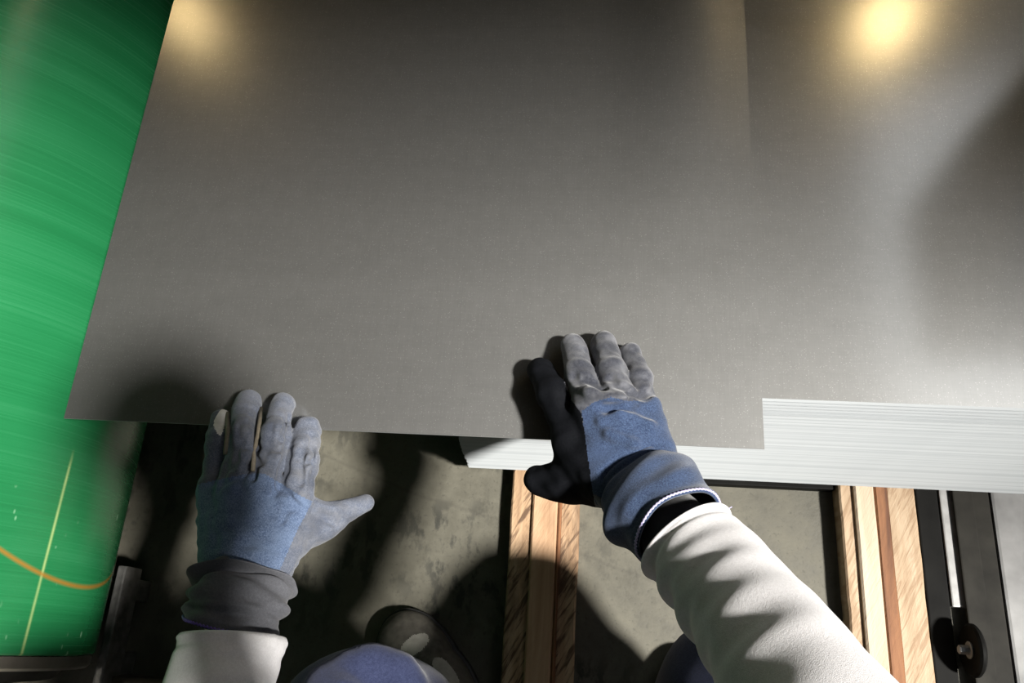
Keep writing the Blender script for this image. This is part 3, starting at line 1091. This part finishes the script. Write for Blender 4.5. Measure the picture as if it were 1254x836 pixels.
def lglove_base(G):
    wr = P(300, 715, T + 0.052)
    palm = None
    for k, ru in (('pinky', 0.017), ('ring', 0.019), ('middle', 0.019), ('index', 0.018)):
        off = {'pinky': (-22, 0), 'ring': (-8, 0), 'middle': (8, 0), 'index': (22, 0)}[k]
        w = P(300 + off[0] * 1.25, 705, T + (0.040 if k == 'pinky' else 0.047))
        x = cap(G, w, lf[k][0][0] - np.array([0, 0.006, 0.004]), 0.021, ru)
        palm = x if palm is None else smin(palm, x, 0.014)
    out = palm
    for k in ('pinky', 'ring', 'middle', 'index'):
        fd = smin(palm, chain(G, *lf[k], 0.006), 0.006)
        out = np.minimum(out, fd)
    th = chain(G, *lf['thumb'], 0.010)
    out = np.minimum(out, smin(palm, th, 0.016))
    return out


def crease(base, lines, r=0.0022, k=0.004):
    segs = []
    for ln in lines:
        pts = [surf(base, *q) for q in ln]
        pts = [p for p in pts if p is not None]
        segs += list(zip(pts[:-1], pts[1:]))
    def fn(G):
        x = base(G)
        c = None
        for a, b in segs:
            y = cap(G, a, b, r, r)
            c = y if c is None else np.minimum(c, y)
        return x if c is None else smax(x, -c, k)
    return fn


def ridge(base, lines, r=0.002, k=0.004):
    segs = []
    for ln in lines:
        pts = [surf(base, *q) for q in ln]
        pts = [p for p in pts if p is not None]
        segs += list(zip(pts[:-1], pts[1:]))
    def fn(G):
        x = base(G)
        for a, b in segs:
            x = smin(x, cap(G, a, b, r, r), k)
        return x
    return fn


lg1 = ridge(lglove_base, [[(285, 600), (300, 560), (312, 520)], [(330, 600), (342, 560), (352, 520)], [(372, 600), (378, 560)]], 0.0022, 0.007)
lg2 = crease(lg1, [[(341, 590), (352, 606), (366, 621)], [(333, 586), (336, 604)], [(384, 628), (398, 636), (411, 643)], [(309, 572), (312, 585)],
                   [(294, 540), (300, 548), (308, 546)], [(332, 546), (340, 552), (348, 548)], [(366, 562), (374, 568), (384, 564)], [(383, 575), (381, 532)], [(371, 545), (368, 590)], [(293, 520), (290, 556), (283, 572)], [(333, 520), (328, 552), (319, 566)],
                   [(350, 512), (345, 540)], [(268, 600), (276, 590), (290, 585)], [(345, 640), (352, 625), (366, 622)], [(310, 500), (309, 525)]], 0.0021, 0.005)


lg3 = crease(lg2, [[(318, 505), (315, 545), (310, 584)], [(356, 512), (351, 560), (342, 596)], [(281, 520), (278, 558), (270, 590)]], 0.0036, 0.006)


def lglove_fn(G):
    return lg3(G) + 0.0009 * wrinkle(G, 360) + 0.0011 * wrinkle(G[..., ::-1], 170)


back_poly = [(215, 698), (343, 697), (366, 645), (383, 614), (366, 606), (345, 592), (324, 580), (302, 580), (262, 588), (215, 600)]
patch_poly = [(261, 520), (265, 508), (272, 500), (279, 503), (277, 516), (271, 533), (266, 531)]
lw_e = empty('work_glove', tuple(LW)); lw_e.parent = person
for ln in ([(318, 482), (320, 500), (317, 528), (312, 552), (310, 576)], [(279, 506), (279, 530), (276, 556)], [(357, 520), (354, 548)]):
    q = [surf(lglove_base, *p_) for p_ in ln]
    q = [p_ + np.array([0, 0, 0.0008]) for p_ in q if p_ is not None and p_[2] > T]
    if len(q) > 2:
        tag(curve_tube('finger_seam', q, 0.0021, M_tan, lw_e, 8), 'tan seam strip along the side of a finger')
lw_e['label'] = 'grey leather work glove with a washed blue denim back'
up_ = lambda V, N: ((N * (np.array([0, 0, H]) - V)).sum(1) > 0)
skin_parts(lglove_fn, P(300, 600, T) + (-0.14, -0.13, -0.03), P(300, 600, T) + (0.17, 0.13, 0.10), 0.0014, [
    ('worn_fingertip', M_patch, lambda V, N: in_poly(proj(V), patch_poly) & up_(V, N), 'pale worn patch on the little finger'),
    ('denim_back', M_denim, lambda V, N: in_poly(proj(V), back_poly) & (N[:, 2] > -0.1), 'washed blue denim back of the glove'),
    ('leather_fingers', M_grey, None, None)], lw_e)


def lcuff_disp(s, th):
    # s = 0 at the hem, 1 at the wrist seam
    u = math.sin(th)                       # 1 on the back of the hand
    c = math.cos(th)
    d = 0.0065 * math.exp(-((s - 0.68 - 0.03 * c) / 0.035) ** 2)
    d -= 0.0055 * math.exp(-((s - 0.60 - 0.04 * c) / 0.04) ** 2)
    d += 0.0040 * math.exp(-((s - 0.44 + 0.10 * c) / 0.05) ** 2) * max(0, math.sin(th + 0.5))
    d -= 0.0035 * math.exp(-((s - 0.33 + 0.08 * c) / 0.04) ** 2) * max(0, math.sin(th + 0.9))
    d += 0.0030 * math.sin(20 * s + 2.2 * math.sin(th + 0.6) + 1.0 * math.sin(3 * th)) * (1 - s) ** 0.5 * min(1, s / 0.08)
    d += 0.0022 * math.sin(5 * th + 7 * s) * math.sin(9 * s + 1 + th)
    d += 0.0026 * math.exp(-((s - 0.30 - 0.10 * math.cos(th + 0.8)) / 0.035) ** 2) * (0.5 + 0.5 * u)
    d -= 0.0020 * math.exp(-((s - 0.23 - 0.10 * math.cos(th + 0.8)) / 0.04) ** 2) * (0.5 + 0.5 * u)
    return (d, -0.011 * math.sin(th) * math.exp(-s / 0.12))


LCC = [P(281, 768, T + 0.066), P(290, 742, T + 0.062), P(298, 714, T + 0.052), P(305, 692, T + 0.044)]
V, F = tube(LCC, [0.0405, 0.0425, 0.044, 0.030], [0.034, 0.034, 0.030, 0.016], (0.25, 0, 1), 120, 120, lcuff_disp, 0.0022, 0.5)
o = link('cuff', mesh_of('cuff', V, F), M_cuffg, lw_e); o['label'] = 'rumpled grey cotton cuff'


def hem(centers, ra, rb, up, disp, nt, rad, s=0.006, zig=0.0011):
    V, F = tube(centers, ra, rb, up, 2, nt, disp, 0, 0, False, s, s + 0.012)
    return [np.array(V[k]) * (1 - (k % 2)) + np.array(V[nt + k]) * (k % 2) for k in range(nt)]


pts = hem(LCC, [0.041, 0.043, 0.044, 0.030], [0.0345, 0.0345, 0.030, 0.016], (0.25, 0, 1), lcuff_disp, 150, 0.001)
o = curve_tube('hem_stitching', pts, 0.0010, M_purple, lw_e, 5, True); o['label'] = 'purple overlock stitching round the cuff hem'

# ---- right glove (dark worn leather with a blue denim gauntlet)
rf = dict(
    index=(lift((700, 535, 0.042), (677, 482, 0.036), (663, 454, 0.020)), [0.0165, 0.0152, 0.0138]),
    middle=(lift((724, 495, 0.058), (710, 458, 0.041), (702, 423, 0.019)), [0.0155, 0.0140, 0.0130]),
    ring=(lift((758, 488, 0.060), (749, 455, 0.043), (739, 422, 0.020)), [0.0155, 0.0145, 0.0135]),
    pinky=(lift((790, 498, 0.048), (783, 464, 0.034), (772, 433, 0.017)), [0.0135, 0.0125, 0.0110]),
    thumb=(lift((735, 592, 0.022), (694, 590, 0.016), (660, 588, 0.006)), [0.0220, 0.0185, 0.0150]))


def rglove_base(G):
    palm = None
    for k, ru, wx, wy in (('index', 0.019, 752, 598), ('middle', 0.020, 772, 592), ('ring', 0.020, 790, 584), ('pinky', 0.017, 808, 576)):
        w = P(wx, wy, T + 0.052)
        x = cap(G, w, rf[k][0][0] - np.array([0, 0.006, 0.004]), 0.021, ru)
        palm = x if palm is None else smin(palm, x, 0.016)
    out = palm
    for k in ('index', 'middle', 'ring', 'pinky'):
        out = np.minimum(out, smin(palm, chain(G, *rf[k], 0.006), 0.007))
    return np.minimum(out, smin(palm, chain(G, *rf['thumb'], 0.012), 0.018))


rg1 = ridge(rglove_base, [[(708, 472), (722, 480), (742, 488), (765, 487)], [(745, 530), (775, 545), (800, 560)], [(735, 515), (760, 505), (795, 520)]], 0.0026, 0.008)
rg2 = crease(rg1, [[(714, 462), (728, 470), (738, 476)], [(748, 462), (756, 470), (768, 474)], [(772, 480), (788, 484), (803, 478)], [(765, 565), (780, 555), (798, 548)],
                   [(702, 462), (712, 468), (720, 464)], [(742, 500), (770, 498), (780, 490)], [(742, 578), (762, 562), (786, 552)]], 0.0034, 0.006)


def rglove_fn(G):
    return rg2(G) + 0.0007 * wrinkle(G, 300) + 0.0009 * wrinkle(G[..., ::-1], 150)


rshade = [(600, 380), (682, 440), (697, 486), (712, 506), (716, 530), (720, 560), (726, 600), (734, 660), (600, 660)]  # outline of the painted shade over index finger and thumb
rback = [(712, 503), (730, 491), (748, 486), (764, 490), (784, 491), (800, 486), (815, 480), (830, 560), (820, 600), (760, 622), (726, 604), (720, 560), (716, 530)]
rw_e = empty('work_glove', tuple(RW)); rw_e.parent = person
rw_e['label'] = 'dark leather work glove with a blue denim gauntlet'
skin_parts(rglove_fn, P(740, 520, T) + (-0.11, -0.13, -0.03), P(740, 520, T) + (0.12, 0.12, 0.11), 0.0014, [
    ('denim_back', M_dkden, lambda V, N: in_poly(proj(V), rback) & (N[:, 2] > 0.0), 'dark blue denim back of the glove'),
    ('shaded_leather', M_rshade, lambda V, N: in_poly(proj(V), rshade), 'index finger and thumb leather, blackened with painted shade'),
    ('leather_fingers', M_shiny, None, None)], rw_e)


def rcuff_disp(s, th):
    d = 0.0060 * math.exp(-((s - 0.62 - 0.05 * math.cos(th)) / 0.13) ** 2)
    d -= 0.0045 * math.exp(-((s - 0.90 + 0.03 * math.cos(th)) / 0.05) ** 2)
    d += 0.0016 * math.sin(13 * s + 2.5 * math.sin(th) + 1.0) * min(1, s / 0.1)
    d += 0.0016 * math.sin(4 * th + 6 * s) * math.sin(6 * s + 1 + th)
    return d


RCC = [P(834, 651, T + 0.098), P(816, 631, T + 0.082), P(793, 607, T + 0.066), P(770, 585, T + 0.052)]
RA_, RB_ = [0.0400, 0.0450, 0.0440, 0.0370], [0.040, 0.043, 0.038, 0.028]
V, F = tube(RCC, RA_, RB_, (-0.4, 0.45, 1), 110, 110, rcuff_disp, 0.0024, 0.7)
o = link('cuff', mesh_of('cuff', V, F), M_dkden, rw_e); o['label'] = 'flared blue denim gauntlet cuff'
pts = hem(RCC, [x + 0.0004 for x in RA_], [x + 0.0004 for x in RB_], (-0.4, 0.45, 1), rcuff_disp, 150, 0.001)
o = curve_tube('hem_stitching', pts, 0.0011, M_lilac, rw_e, 5, True); o['label'] = 'pale lilac stitching round the gauntlet hem'

e0 = np.array(pts[int(np.argmin(np.abs(proj(np.array(pts)) - np.array([889, 629])).sum(1)))])
o = curve_tube('loose_thread', [e0, e0 + (0.003, 0.001, 0.003), e0 + (0.005, 0.004, 0.004), e0 + (0.008, 0.006, 0.003)], 0.0005, M_lilac, rw_e, 5)

# ================================================================== ADDED ARM (out of view, darkens the reflection in the steel at the right)
t = empty('added_dark_arm', (1.45, 0.9, 0)); tag(t, 'dark arm on a column, added out of view to darken the reflection in the steel', 'added arm')
bm = bmesh.new()
pl_ = [(0.60, 0.53), (0.60, 0.83), (0.74, 0.98), (1.60, 0.98), (1.60, 0.53)]
vs = [[bm.verts.new((x, y, z)) for x, y in pl_] for z in (0.80, 1.08)]
bm.faces.new(vs[0]); bm.faces.new(vs[1])
for k in range(5):
    bm.faces.new((vs[0][k], vs[0][(k + 1) % 5], vs[1][(k + 1) % 5], vs[1][k]))
link('arm', from_bm('arm', bm), M_blk, t)
link('column', from_bm('column', box_bm(1.25, 1.60, 0.56, 0.96, 0.0, 0.80, 0.01)), M_blk, t)
